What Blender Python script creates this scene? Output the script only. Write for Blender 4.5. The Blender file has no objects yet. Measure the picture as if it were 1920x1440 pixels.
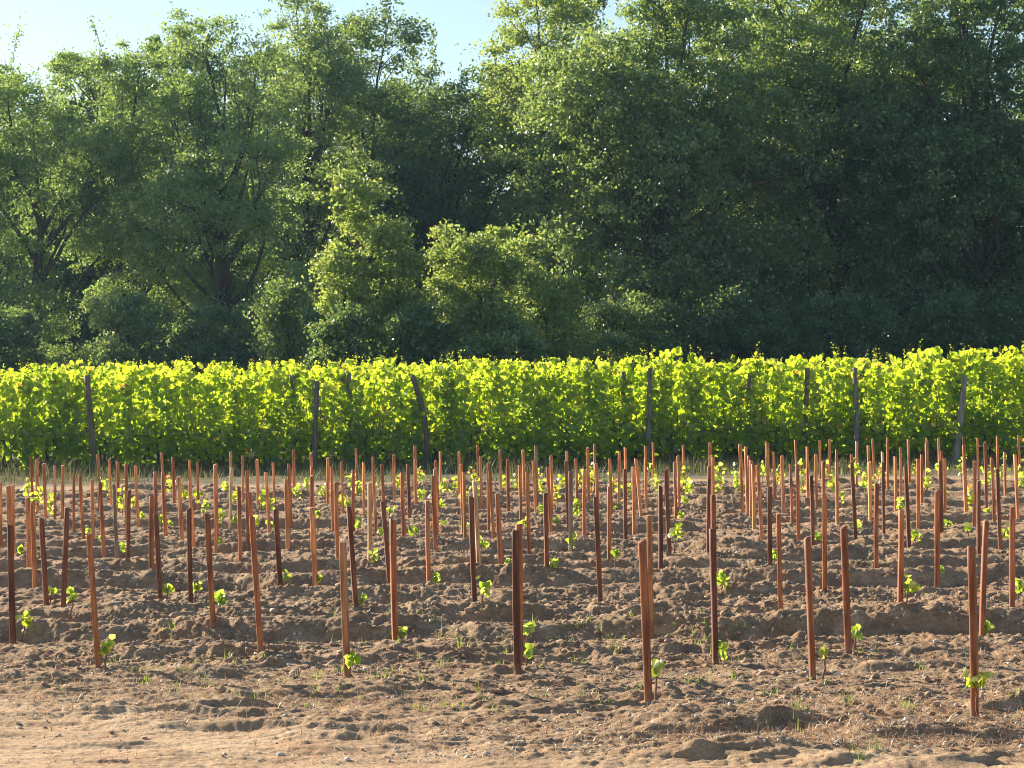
import bpy, math, random
import numpy as np
from mathutils import Vector, Matrix

# ------------------------------------------------------------------ camera, world, sun, exposure
sc = bpy.context.scene
C = sc.collection
CAM_H = 1.5
LENS = 77.0
F = 1920 * LENS / 36.0                      # focal length in photograph pixels
PITCH = math.atan(25 / F)
ROLL = 20 / 1920
fw = Vector((0, math.cos(PITCH), math.sin(PITCH)))
u0 = Vector((0, -math.sin(PITCH), math.cos(PITCH)))
r0 = Vector((1, 0, 0))
RT = r0 * math.cos(ROLL) - u0 * math.sin(ROLL)
UP = u0 * math.cos(ROLL) + r0 * math.sin(ROLL)
cd = bpy.data.cameras.new('camera')
cam = bpy.data.objects.new('camera', cd)
C.objects.link(cam)
cam.matrix_world = Matrix(((RT.x, UP.x, -fw.x, 0), (RT.y, UP.y, -fw.y, 0), (RT.z, UP.z, -fw.z, CAM_H), (0, 0, 0, 1)))
cd.lens = LENS
cd.sensor_width = 36
cd.clip_start = 0.1
cd.clip_end = 3000
sc.camera = cam

SUN_EL = math.radians(22)
SUN_AZ = math.radians(-47)                  # left of the view direction
w = bpy.data.worlds.new('World')
sc.world = w
w.use_nodes = True
nt = w.node_tree
sky = nt.nodes.new('ShaderNodeTexSky')
sky.sky_type = 'NISHITA'
sky.sun_disc = False
sky.sun_elevation = SUN_EL
sky.sun_rotation = SUN_AZ
sky.altitude = 100
sky.air_density = 1.0
sky.dust_density = 0.35
sky.ozone_density = 1.0
bg = nt.nodes['Background']
bg.inputs['Strength'].default_value = 0.062
nt.links.new(sky.outputs[0], bg.inputs['Color'])
sd = bpy.data.lights.new('sun', 'SUN')
sd.energy = 5.0
sd.angle = math.radians(0.53)
sd.color = (1.0, 0.86, 0.67)
sun = bpy.data.objects.new('sun', sd)
C.objects.link(sun)
sdir = Vector((math.sin(SUN_AZ) * math.cos(SUN_EL), math.cos(SUN_AZ) * math.cos(SUN_EL), math.sin(SUN_EL)))
sun.rotation_euler = sdir.to_track_quat('Z', 'Y').to_euler()
sun.location = (-30, 30, 40)
sc.view_settings.view_transform = 'Standard'
sc.view_settings.look = 'None'
sc.view_settings.gamma = 1
sc.view_settings.exposure = 1.45
sc.cycles.filter_width = 1.05
sc.cycles.max_bounces = 8
sc.cycles.diffuse_bounces = 4
sc.cycles.transmission_bounces = 4
sc.cycles.use_denoising = True
sc.view_layers[0].cycles.denoising_store_passes = False

rng = np.random.default_rng(7)
R = random.Random(11)


# ------------------------------------------------------------------ noise
def _h(ix, iy, seed):
    n = (ix.astype(np.int64) * 374761393 + iy.astype(np.int64) * 668265263 + seed * 1274126177) & 0xFFFFFFFF
    n = ((n ^ (n >> 13)) * 1274126177) & 0xFFFFFFFF
    n = (n ^ (n >> 16)) & 0xFFFFFFFF
    return n / 4294967295.0


def vnoise(x, y, seed=0):
    ix = np.floor(x); iy = np.floor(y)
    fx = x - ix; fy = y - iy
    fx = fx * fx * fx * (fx * (fx * 6 - 15) + 10); fy = fy * fy * fy * (fy * (fy * 6 - 15) + 10)
    a = _h(ix, iy, seed); b = _h(ix + 1, iy, seed); c = _h(ix, iy + 1, seed); d = _h(ix + 1, iy + 1, seed)
    return (a * (1 - fx) + b * fx) * (1 - fy) + (c * (1 - fx) + d * fx) * fy


def fbm(x, y, seed=0, octv=4, gain=.5):
    s = 0; a = 1; t = 0
    for i in range(octv):
        s = s + a * (vnoise(x, y, seed + i * 17) - .5) * 2; t += a
        x = x * 2.03 + 5.1; y = y * 2.03 - 3.7; a *= gain
    return s / t


def worley(x, y, seed=0):
    ix = np.floor(x); iy = np.floor(y)
    best = np.full(x.shape, 9.0)
    for dx in (-1, 0, 1):
        for dy in (-1, 0, 1):
            cx = ix + dx; cy = iy + dy
            px = cx + _h(cx, cy, seed); py = cy + _h(cx, cy, seed + 5)
            best = np.minimum(best, (px - x) ** 2 + (py - y) ** 2)
    return np.sqrt(best)


def smooth(a, b, v):
    t = np.clip((v - a) / (b - a), 0, 1)
    return t * t * (3 - 2 * t)


MOUNDS = []
mr = random.Random(3)


def macro(x, y):
    """furrows, mounds and general lie of the soil"""
    x = np.asarray(x, float); y = np.asarray(y, float)
    wob = fbm(x * .35, y * .5, 3, 3)
    till = smooth(11.3, 13.9, y + .12 * x + wob * 1.2) * (1 - smooth(35.2, 36.0, y + wob * .3))
    tr = smooth(8.8, 10.0, y + .55 * x + .9 * wob) * (1 - smooth(11.3, 13.9, y + .12 * x + wob * 1.2))
    ph = (y + .06 * x + wob * .22 + fbm(x * 1.3, y * 1.1, 9, 3) * .13) / 1.12
    fr = ph - np.floor(ph)
    ridge = np.where(fr < .62, np.sin(fr / .62 * math.pi) ** 1.4, -.18 * np.sin((fr - .62) / .38 * math.pi))
    rid2 = np.sin(ph * 2 * math.pi * 2.3 + fbm(x * .8, y * .8, 21, 2) * 3)
    amp = .115 + .05 * fbm(x * .5, y * .5, 31, 2)
    z = till * (ridge * amp + rid2 * .024)
    z = z + fbm(x * .12, y * .12, 41, 3) * .05
    mound = np.clip(fbm(x * 1.15, y * 2.5, 51, 4) - .08, 0, 1)
    z = z + tr * mound * .13 + till * mound * .025
    pthin = 1 - smooth(9.6, 10.6, y + .3 * x)
    z = z + pthin * np.clip(fbm(x * .8 + 3, y * 1.5, 61, 3) - .25, 0, 1) * .07
    return z


def micro(x, y):
    wob = fbm(x * .35, y * .5, 3, 3)
    till = smooth(11.3, 13.9, y + .12 * x + wob * 1.2) * (1 - smooth(35.2, 36.0, y + wob * .3))
    tr = smooth(8.8, 10.0, y + .55 * x + .9 * wob + .5 * fbm(x * 1.5, y * 2.5, 115, 3)) * (1 - till) * (1 - smooth(35.2, 36.0, y))
    wx = x + .05 * fbm(x * 6, y * 6, 71, 2); wy = y + .05 * fbm(x * 6 + 9, y * 6, 73, 2)
    m1 = np.clip(vnoise(x * 2.1, y * 2.1, 81) * 1.9 - .8, 0, 1)
    m2 = np.clip(vnoise(x * 3.3, y * 3.3, 83) * 1.8 - .35, 0, 1)
    c1 = 1 - np.clip(worley(wx * 6, wy * 6, 1) * 1.15, 0, 1) ** 2
    c2 = 1 - np.clip(worley(wx * 15, wy * 15, 2) * 1.15, 0, 1) ** 2
    c3 = 1 - np.clip(worley(wx * 34, wy * 34, 4) * 1.15, 0, 1) ** 2
    rg = 0; a = 1; fq = 5.5
    for k in range(5):
        q = 1 - np.abs(2 * vnoise(wx * fq * .42 + k * 3.1, wy * fq + k * 1.7, 300 + k) - 1)
        rg = rg + a * (q * q - .33); a *= .56; fq *= 2.05
    fine = fbm(x * 9, y * 12, 91, 5, .68)
    rug = .55 + .9 * vnoise(x * 1.3, y * 1.6, 85)
    clod = c1 * m1 * .026 + c2 * m2 * .016 + c3 * .009
    z = (till + tr * .62) * (clod + (rg * .024 + fine * .026) * rug)
    rip = fbm(x * 1.1 + y * .4, y * 6.5, 103, 4, .55)
    base = fbm(x * 6, y * 13, 101, 5, .68) * .009 + np.clip(rip, -.12, 1) * .030 + c3 * .003 + c2 * m2 * .004
    z = z + (1 - till) * (1 - tr) * base
    return z


def ground_z(x, y):
    return float(macro(np.array([x]), np.array([y]))[0])


def ray(px, py):
    return fw + RT * ((px - 960) / F) - UP * ((py - 720) / F)


def on_ground(px, py):
    d = ray(px, py); z = 0.0
    for _ in range(25):
        t = (z - CAM_H) / d.z
        zn = ground_z(d.x * t, d.y * t)
        z = .5 * z + .5 * zn
    return Vector((d.x * t, d.y * t, z))


def at_depth(px, py, Y):
    d = ray(px, py)
    t = Y / d.y
    return Vector((d.x * t, Y, CAM_H + d.z * t))


# ------------------------------------------------------------------ materials
def mat(name):
    m = bpy.data.materials.new(name); m.use_nodes = True
    n = m.node_tree; n.nodes.clear()
    o = n.nodes.new('ShaderNodeOutputMaterial')
    return m, n, o


def N(n, t, **kw):
    x = n.nodes.new(t)
    for k, v in kw.items():
        if k in x.inputs: x.inputs[k].default_value = v
        else: setattr(x, k, v)
    return x


def ramp(n, src, stops):
    r = n.nodes.new('ShaderNodeValToRGB')
    e = r.color_ramp.elements
    while len(e) < len(stops): e.new(.5)
    for i, (p, c) in enumerate(stops):
        e[i].position = p; e[i].color = (*c, 1)
    n.links.new(src, r.inputs[0])
    return r.outputs[0]


def leaf_mat(name, stops, tstops, trans=.5, gloss=.06, rough=.42):
    """thin leaf: reflected colour, transmitted colour and a waxy sheen; tint varies leaf by leaf"""
    m, n, o = mat(name)
    a = N(n, 'ShaderNodeAttribute', attribute_name='tint')
    c = ramp(n, a.outputs['Fac'], stops); tc = ramp(n, a.outputs['Fac'], tstops)
    d = N(n, 'ShaderNodeBsdfDiffuse'); t = N(n, 'ShaderNodeBsdfTranslucent'); g = N(n, 'ShaderNodeBsdfGlossy', Roughness=rough)
    n.links.new(c, d.inputs['Color']); n.links.new(tc, t.inputs['Color'])
    g.inputs['Color'].default_value = (1, 1, 1, 1)
    mx = N(n, 'ShaderNodeMixShader'); mx.inputs[0].default_value = trans
    n.links.new(d.outputs[0], mx.inputs[1]); n.links.new(t.outputs[0], mx.inputs[2])
    m2 = N(n, 'ShaderNodeMixShader'); m2.inputs[0].default_value = gloss
    n.links.new(mx.outputs[0], m2.inputs[1]); n.links.new(g.outputs[0], m2.inputs[2])
    n.links.new(m2.outputs[0], o.inputs[0])
    return m


M = {}
M['leaf_vine'] = leaf_mat('vine_leaf', [(0, (.03, .07, .018)), (.6, (.05, .105, .02)), (.95, (.14, .19, .03)), (1, (.30, .17, .04))],
                          [(0, (.34, .56, .02)), (.6, (.66, .84, .03)), (.95, (.86, .90, .10)), (1, (.8, .45, .08))], .57, .035, .5)
M['leaf_young'] = leaf_mat('young_leaf', [(0, (.10, .17, .03)), (.7, (.16, .24, .04)), (.9, (.24, .24, .06)), (1, (.36, .14, .05))],
                           [(0, (.44, .66, .04)), (.6, (.62, .80, .06)), (.85, (.80, .82, .16)), (1, (.8, .36, .12))], .6, .05, .4)
M['leaf_oak'] = leaf_mat('oak_leaf', [(0, (.055, .115, .05)), (1, (.11, .19, .07))], [(0, (.22, .36, .07)), (1, (.50, .62, .12))], .46, .07, .38)
M['leaf_dark'] = leaf_mat('dark_leaf', [(0, (.036, .09, .045)), (1, (.075, .145, .06))], [(0, (.14, .26, .06)), (1, (.38, .50, .09))], .42, .05, .42)
M['leaf_pale'] = leaf_mat('pale_leaf', [(0, (.08, .16, .06)), (1, (.14, .23, .085))], [(0, (.24, .40, .08)), (1, (.48, .60, .12))], .5, .06, .4)
M['leaf_bright'] = leaf_mat('bright_leaf', [(0, (.08, .15, .04)), (1, (.15, .22, .06))], [(0, (.32, .46, .07)), (1, (.58, .66, .12))], .52, .06, .4)
M['grass'] = leaf_mat('grass_blade', [(0, (.07, .13, .03)), (1, (.16, .20, .06))], [(0, (.26, .42, .05)), (1, (.45, .5, .12))], .45, .04)
M['straw'] = leaf_mat('straw', [(0, (.20, .10, .06)), (.35, (.46, .20, .10)), (.6, (.52, .38, .24)), (1, (.78, .70, .56))], [(0, (.2, .13, .07)), (1, (.5, .38, .22))], .3, .04)
M['dry_grass'] = leaf_mat('dry_grass', [(0, (.035, .055, .03)), (.5, (.09, .10, .055)), (1, (.19, .17, .10))], [(0, (.08, .12, .03)), (1, (.3, .26, .12))], .35, .02)


def bark(name, dark, light):
    m, n, o = mat(name)
    tc = N(n, 'ShaderNodeTexCoord')
    mp = N(n, 'ShaderNodeMapping'); mp.inputs['Scale'].default_value = (6, 6, 1.2)
    n.links.new(tc.outputs['Object'], mp.inputs[0])
    no = N(n, 'ShaderNodeTexNoise', Scale=3.0, Detail=8.0, Roughness=.7)
    n.links.new(mp.outputs[0], no.inputs['Vector'])
    c = ramp(n, no.outputs['Fac'], [(.3, dark), (.7, light)])
    p = N(n, 'ShaderNodeBsdfPrincipled', Roughness=.9)
    n.links.new(c, p.inputs['Base Color'])
    b = N(n, 'ShaderNodeBump', Strength=.8, Distance=.03)
    n.links.new(no.outputs['Fac'], b.inputs['Height']); n.links.new(b.outputs[0], p.inputs['Normal'])
    n.links.new(p.outputs[0], o.inputs[0])
    return m


M['bark'] = bark('tree_bark', (.03, .022, .016), (.09, .065, .045))
M['vine_bark'] = bark('vine_bark', (.04, .028, .02), (.14, .10, .075))
M['cane'] = bark('young_cane', (.16, .045, .03), (.34, .14, .09))
M['graft'] = bark('graft_wood', (.12, .06, .045), (.30, .18, .14))


def wood_mat(name, dark_mix, scale):
    """sawn wood whose main tone comes from the object's own colour"""
    m, n, o = mat(name)
    tc = N(n, 'ShaderNodeTexCoord'); oi = N(n, 'ShaderNodeObjectInfo')
    mul = N(n, 'ShaderNodeMath', operation='MULTIPLY'); mul.inputs[1].default_value = 37.0
    n.links.new(oi.outputs['Random'], mul.inputs[0])
    cmb = N(n, 'ShaderNodeCombineXYZ')
    for i in range(3): n.links.new(mul.outputs[0], cmb.inputs[i])
    add = N(n, 'ShaderNodeVectorMath', operation='ADD')
    n.links.new(tc.outputs['Object'], add.inputs[0]); n.links.new(cmb.outputs[0], add.inputs[1])
    mp = N(n, 'ShaderNodeMapping'); mp.inputs['Scale'].default_value = scale
    n.links.new(add.outputs[0], mp.inputs[0])
    g = N(n, 'ShaderNodeTexNoise', Scale=1.0, Detail=7.0, Roughness=.65, Distortion=.4)
    n.links.new(mp.outputs[0], g.inputs['Vector'])
    mp2 = N(n, 'ShaderNodeMapping'); mp2.inputs['Scale'].default_value = (22, 22, 2.6)
    n.links.new(add.outputs[0], mp2.inputs[0])
    g2 = N(n, 'ShaderNodeTexNoise', Scale=1.0, Detail=3.0)
    n.links.new(mp2.outputs[0], g2.inputs['Vector'])
    hv = N(n, 'ShaderNodeMixRGB', blend_type='MULTIPLY'); hv.inputs[0].default_value = 1
    gr = ramp(n, g.outputs['Fac'], [(.28, (.36, .30, .27)), (.5, (.88, .85, .82)), (.72, (1.3, 1.26, 1.2))])
    n.links.new(oi.outputs['Color'], hv.inputs[1]); n.links.new(gr, hv.inputs[2])
    st = ramp(n, g2.outputs['Fac'], [(.38, dark_mix), (.56, (1, 1, 1))])
    hv2 = N(n, 'ShaderNodeMixRGB', blend_type='MULTIPLY'); hv2.inputs[0].default_value = .85
    n.links.new(hv.outputs[0], hv2.inputs[1]); n.links.new(st, hv2.inputs[2])
    sx = N(n, 'ShaderNodeSeparateXYZ'); n.links.new(tc.outputs['Object'], sx.inputs[0])
    n5 = N(n, 'ShaderNodeTexNoise', Scale=28.0, Detail=5.0); n.links.new(add.outputs[0], n5.inputs['Vector'])
    ms = N(n, 'ShaderNodeMath', operation='MULTIPLY_ADD'); ms.inputs[1].default_value = -.16; n.links.new(n5.outputs['Fac'], ms.inputs[0]); n.links.new(sx.outputs['Z'], ms.inputs[2])
    md = ramp(n, ms.outputs[0], [(.03, (.75, .75, .75)), (.10, (0, 0, 0))])
    mud = N(n, 'ShaderNodeMixRGB'); mud.inputs[2].default_value = (.24, .165, .11, 1)
    n.links.new(md, mud.inputs[0]); n.links.new(hv2.outputs[0], mud.inputs[1])
    p = N(n, 'ShaderNodeBsdfPrincipled', Roughness=.75)
    n.links.new(mud.outputs[0], p.inputs['Base Color'])
    b = N(n, 'ShaderNodeBump', Strength=.35, Distance=.004)
    n.links.new(g.outputs['Fac'], b.inputs['Height']); n.links.new(b.outputs[0], p.inputs['Normal'])
    n.links.new(p.outputs[0], o.inputs[0])
    return m


M['stake'] = wood_mat('stake_wood', (.42, .34, .32), (70, 70, 5))
M['post'] = wood_mat('weathered_post_wood', (.55, .52, .5), (40, 40, 4))


def soil_mat():
    m, n, o = mat('soil')
    tc = N(n, 'ShaderNodeTexCoord')
    z = N(n, 'ShaderNodeAttribute', attribute_name='packed')
    gz = N(n, 'ShaderNodeAttribute', attribute_name='grassy')
    n1 = N(n, 'ShaderNodeTexNoise', Scale=1.6, Detail=6.0, Roughness=.6)
    n2 = N(n, 'ShaderNodeTexNoise', Scale=45.0, Detail=8.0, Roughness=.7)
    n3 = N(n, 'ShaderNodeTexNoise', Scale=17.0, Detail=9.0, Roughness=.78)
    n4 = N(n, 'ShaderNodeTexNoise', Scale=7.0, Detail=5.0, Roughness=.65)
    for q in (n1, n2, n3, n4): n.links.new(tc.outputs['Object'], q.inputs['Vector'])
    c1 = ramp(n, n4.outputs['Fac'], [(.3, (.24, .16, .10)), (.5, (.38, .265, .165)), (.62, (.49, .35, .22)), (.75, (.57, .44, .30))])
    c2 = ramp(n, n1.outputs['Fac'], [(.35, (.52, .36, .22)), (.65, (.66, .49, .32))])
    c3 = ramp(n, n1.outputs['Fac'], [(.35, (.10, .095, .055)), (.65, (.22, .18, .12))])
    mx = N(n, 'ShaderNodeMixRGB'); n.links.new(z.outputs['Fac'], mx.inputs[0]); n.links.new(c1, mx.inputs[1]); n.links.new(c2, mx.inputs[2])
    nr = N(n, 'ShaderNodeTexNoise', Scale=2.6, Detail=7.0, Roughness=.7)
    n.links.new(tc.outputs['Object'], nr.inputs['Vector'])
    rr = ramp(n, nr.outputs['Fac'], [(.5, (0, 0, 0)), (.66, (.55, .55, .55))])
    mr_ = N(n, 'ShaderNodeMixRGB'); mr_.inputs[2].default_value = (.44, .25, .14, 1)
    n.links.new(rr, mr_.inputs[0]); n.links.new(mx.outputs[0], mr_.inputs[1])
    mx = mr_
    mg = N(n, 'ShaderNodeMixRGB'); n.links.new(gz.outputs['Fac'], mg.inputs[0]); n.links.new(mx.outputs[0], mg.inputs[1]); n.links.new(c3, mg.inputs[2])
    f = ramp(n, n2.outputs['Fac'], [(.3, (.62, .6, .58)), (.6, (1.1, 1.08, 1.05)), (.78, (1.5, 1.42, 1.32))])
    mm = N(n, 'ShaderNodeMixRGB', blend_type='MULTIPLY'); mm.inputs[0].default_value = .9
    n.links.new(mg.outputs[0], mm.inputs[1]); n.links.new(f, mm.inputs[2])
    p = N(n, 'ShaderNodeBsdfPrincipled', Roughness=.95)
    p.inputs['Specular IOR Level'].default_value = .2
    n.links.new(mm.outputs[0], p.inputs['Base Color'])
    ad = N(n, 'ShaderNodeMath', operation='ADD')
    n.links.new(n2.outputs['Fac'], ad.inputs[0]); n.links.new(n3.outputs['Fac'], ad.inputs[1])
    b = N(n, 'ShaderNodeBump', Strength=1.0, Distance=.016)
    n.links.new(ad.outputs[0], b.inputs['Height']); n.links.new(b.outputs[0], p.inputs['Normal'])
    n.links.new(p.outputs[0], o.inputs[0])
    return m


M['soil'] = soil_mat()


def clod_mat(name, a, b_):
    m, n, o = mat(name)
    tc = N(n, 'ShaderNodeTexCoord')
    at = N(n, 'ShaderNodeAttribute', attribute_name='tint')
    q = N(n, 'ShaderNodeTexNoise', Scale=60.0, Detail=6.0, Roughness=.7)
    n.links.new(tc.outputs['Object'], q.inputs['Vector'])
    c = ramp(n, at.outputs['Fac'], [(0, a), (1, b_)])
    f = ramp(n, q.outputs['Fac'], [(.3, (.6, .6, .6)), (.7, (1.25, 1.22, 1.2))])
    mm = N(n, 'ShaderNodeMixRGB', blend_type='MULTIPLY'); mm.inputs[0].default_value = 1
    n.links.new(c, mm.inputs[1]); n.links.new(f, mm.inputs[2])
    p = N(n, 'ShaderNodeBsdfPrincipled', Roughness=.92)
    n.links.new(mm.outputs[0], p.inputs['Base Color'])
    b = N(n, 'ShaderNodeBump', Strength=.8, Distance=.006)
    n.links.new(q.outputs['Fac'], b.inputs['Height']); n.links.new(b.outputs[0], p.inputs['Normal'])
    n.links.new(p.outputs[0], o.inputs[0])
    return m


M['clod'] = clod_mat('soil_clod', (.26, .17, .115), (.46, .33, .23))
M['pebble'] = clod_mat('pebble', (.40, .34, .28), (.74, .70, .64))
M['stone'] = clod_mat('stone', (.40, .30, .21), (.44, .33, .24))


# ------------------------------------------------------------------ mesh helpers
def mesh_np(name, V, faces_sizes, idx, m, parent=None, tint=None, smooth_=False, extra=None):
    me = bpy.data.meshes.new(name)
    V = np.asarray(V, np.float32).reshape(-1, 3)
    idx = np.asarray(idx, np.int32).ravel()
    if np.isscalar(faces_sizes):
        nf = len(idx) // faces_sizes
        starts = np.arange(nf, dtype=np.int32) * faces_sizes
        sizes = np.full(nf, faces_sizes, np.int32)
    else:
        sizes = np.asarray(faces_sizes, np.int32); nf = len(sizes)
        starts = np.concatenate(([0], np.cumsum(sizes)[:-1])).astype(np.int32)
    me.vertices.add(len(V)); me.vertices.foreach_set('co', V.ravel())
    me.loops.add(len(idx)); me.loops.foreach_set('vertex_index', idx)
    me.polygons.add(nf); me.polygons.foreach_set('loop_start', starts); me.polygons.foreach_set('loop_total', sizes)
    if smooth_: me.polygons.foreach_set('use_smooth', np.ones(nf, bool))
    me.update(calc_edges=True)
    if tint is not None:
        at = me.attributes.new('tint', 'FLOAT', 'FACE'); at.data.foreach_set('value', np.asarray(tint, np.float32))
    if extra:
        for k, v in extra.items():
            at = me.attributes.new(k, 'FLOAT', 'POINT'); at.data.foreach_set('value', np.asarray(v, np.float32))
    me.materials.append(m)
    o = bpy.data.objects.new(name, me); C.objects.link(o)
    if parent: o.parent = parent
    return o


def tag(o, label=None, cat=None, group=None, kind=None):
    if label: o['label'] = label
    if cat: o['category'] = cat
    if group: o['group'] = group
    if kind: o['kind'] = kind
    return o


def empty(name, loc, rz=0):
    o = bpy.data.objects.new(name, None); C.objects.link(o)
    o.location = loc; o.rotation_euler = (0, 0, rz); o.empty_display_size = .2
    return o


class Tubes:
    def __init__(s): s.V = []; s.F = []; s.n = 0

    def add(s, pts, rad, k=6):
        pts = np.asarray(pts, float); m = len(pts)
        rad = np.broadcast_to(np.asarray(rad, float), (m,))
        tan = np.gradient(pts, axis=0); tan /= np.linalg.norm(tan, axis=1, keepdims=True) + 1e-9
        ref = np.array([1, .13, .07]) if abs(tan[0, 0]) < .8 else np.array([.1, 1, 0.])
        a = np.cross(tan, ref); a /= np.linalg.norm(a, axis=1, keepdims=True) + 1e-9
        b = np.cross(tan, a)
        th = np.arange(k) * 2 * math.pi / k
        ring = pts[:, None] + rad[:, None, None] * (a[:, None] * np.cos(th)[None, :, None] + b[:, None] * np.sin(th)[None, :, None])
        s.V.append(ring.reshape(-1, 3))
        i = np.arange(m - 1)[:, None] * k + s.n; j = np.arange(k)[None]; j2 = (j + 1) % k
        s.F.append(np.stack([i + j, i + j2, i + k + j2, i + k + j], -1).reshape(-1, 4))
        s.n += m * k

    def build(s, name, m, parent=None):
        return mesh_np(name, np.concatenate(s.V), 4, np.concatenate(s.F), m, parent, smooth_=True)


def unit(v): return v / (np.linalg.norm(v, axis=-1, keepdims=True) + 1e-9)


def rhomb_leaves(P, L, W, g, upbias=.25):
    """pointed leaves, one four-sided face each"""
    n = len(P)
    nor = unit(g.normal(size=(n, 3)) + np.array([0, 0, upbias]))
    t = unit(np.cross(nor, g.normal(size=(n, 3))))
    b = np.cross(nor, t)
    L = (L * g.uniform(.7, 1.3, n))[:, None] * .5; W = (W * g.uniform(.7, 1.3, n))[:, None] * .5
    V = np.stack([P - t * L, P + b * W - t * L * .15, P + t * L, P - b * W - t * L * .15], 1)
    return V.reshape(-1, 3), np.arange(n * 4)


LOBE = np.array([(0, -.40), (-.46, -.34), (-.50, .20), (0, .54), (.50, .20), (.46, -.34)])


def vine_leaves(P, nor, S, g, droop=.5):
    """lobed leaf folded along its midrib: two faces"""
    n = len(P)
    nor = unit(nor)
    down = np.array([0, 0, -1.]) + g.normal(size=(n, 3)) * droop
    t = unit(down - (down * nor).sum(1, keepdims=True) * nor)
    b = np.cross(nor, t)
    S = np.asarray(S)[:, None, None] if np.ndim(S) else np.full((n, 1, 1), S)
    wob = 1 + g.uniform(-.16, .16, (n, 6, 1))
    lx = LOBE[None, :, 0, None] * wob; ly = LOBE[None, :, 1, None] * wob
    fold = np.abs(lx) * g.uniform(-.15, .55, (n, 1, 1))
    V = P[:, None] + S * (b[:, None] * lx + t[:, None] * ly - nor[:, None] * fold)
    i = np.arange(n)[:, None] * 6
    Fc = np.concatenate([i + np.array([[0, 1, 2, 3]]), i + np.array([[0, 3, 4, 5]])], 1)
    return V.reshape(-1, 3), Fc.ravel()


# ------------------------------------------------------------------ ground
def spaced(parts):
    out = []
    for a, b, s0, s1 in parts:
        v = a
        while v < b - 1e-6:
            out.append(v); t = (v - a) / (b - a); v += s0 + (s1 - s0) * t
    out.append(parts[-1][1])
    return np.array(out)


xs_half = spaced([(0, 3.0, .0095, .0095), (3.0, 9.5, .011, .05), (9.5, 14, .08, .6), (14, 60, 1, 6), (60, 900, 8, 90)])
xs = np.concatenate((-xs_half[::-1][:-1], xs_half))
ys = spaced([(-60, 6, 4, .5), (6, 8.8, .3, .05), (8.8, 15, .0105, .016), (15, 24, .016, .03), (24, 37, .03, .07), (37, 50, .09, .5), (50, 120, .6, 4), (120, 2500, 6, 160)])
gx, gy = np.meshgrid(xs, ys)
far_f = 1 - smooth(12, 30, np.abs(gx)); far_y = 1 - smooth(60, 120, gy)
gzm = macro(gx, gy) * far_f * far_y
near = (np.abs(gx) < 14) & (gy > 7) & (gy < 50)
mz = np.zeros_like(gx)
mz[near] = micro(gx[near], gy[near])
Z = gzm + mz
wobg = fbm(gx * .5, gy * .5, 3, 3)
packed = 1 - smooth(8.8, 10.7, gy + .55 * gx + .9 * wobg + .5 * fbm(gx * 2, gy * 3, 113, 3))
packed = np.clip(packed + .3 * smooth(35.2, 36.2, gy + wobg * .3) * (1 - smooth(38.0, 39.5, gy + wobg * .5)), 0, 1)
packed = np.clip(packed + .35 * np.clip(fbm(gx * .5, gy * 1.6, 111, 3), 0, 1), 0, 1)
grassy = smooth(38.2, 40.0, gy + wobg * .5)
nx, ny = len(xs), len(ys)
ii = (np.arange(ny - 1)[:, None] * nx + np.arange(nx - 1)[None])
Fg = np.stack([ii, ii + 1, ii + nx + 1, ii + nx], -1).reshape(-1, 4)
grd = mesh_np('ground', np.stack([gx, gy, Z], -1), 4, Fg, M['soil'], smooth_=True, extra={'packed': packed.ravel(), 'grassy': grassy.ravel()})
tag(grd, kind='structure')


def gz_full(x, y):
    return macro(x, y) + micro(x, y)


# icosahedron for clods
ph = (1 + 5 ** .5) / 2
ICO = unit(np.array([(-1, ph, 0), (1, ph, 0), (-1, -ph, 0), (1, -ph, 0), (0, -1, ph), (0, 1, ph), (0, -1, -ph), (0, 1, -ph), (ph, 0, -1), (ph, 0, 1), (-ph, 0, -1), (-ph, 0, 1)], float))
ICOF = np.array([(0, 11, 5), (0, 5, 1), (0, 1, 7), (0, 7, 10), (0, 10, 11), (1, 5, 9), (5, 11, 4), (11, 10, 2), (10, 7, 6), (7, 1, 8), (3, 9, 4), (3, 4, 2), (3, 2, 6), (3, 6, 8), (3, 8, 9), (4, 9, 5), (2, 4, 11), (6, 2, 10), (8, 6, 7), (9, 8, 1)])


def scatter_pts(n, ya, yb, g, dens=None, bias=1.6):
    y = ya + (yb - ya) * g.uniform(0, 1, n) ** bias
    x = g.uniform(-1, 1, n) * (y * .245 + .5)
    if dens is not None:
        k = dens(x, y) > g.uniform(0, 1, n)
        x, y = x[k], y[k]
    return x, y


def lumps(name, x, y, s, m, g, flat=.7, smooth_=False, sink=.25):
    n = len(x)
    z = gz_full(x, y)
    sc3 = s[:, None] * g.uniform(.6, 1.3, (n, 3)); sc3[:, 2] *= flat
    V = ICO[None] * (1 + g.uniform(-.42, .38, (n, 12, 1)))
    th = g.uniform(0, 6.28, n); c, q = np.cos(th)[:, None], np.sin(th)[:, None]
    V = V * sc3[:, None]
    V = np.stack([V[..., 0] * c - V[..., 1] * q, V[..., 0] * q + V[..., 1] * c, V[..., 2]], -1)
    V = V + np.stack([x, y, z + s * flat * (.5 - sink)], -1)[:, None]
    Fx = ICOF[None] + (np.arange(n) * 12)[:, None, None]
    tint = np.repeat(g.uniform(0, 1, n), 20)
    return mesh_np(name, V, 3, Fx, m, tint=tint, smooth_=smooth_)


def till_d(x, y):
    return np.clip(.02 + smooth(10.2, 12.5, y + .3 * x), 0, 1) * np.clip(vnoise(x * 1.7, y * 1.7, 131) * 1.6 - .2, 0.05, 1)


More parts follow.
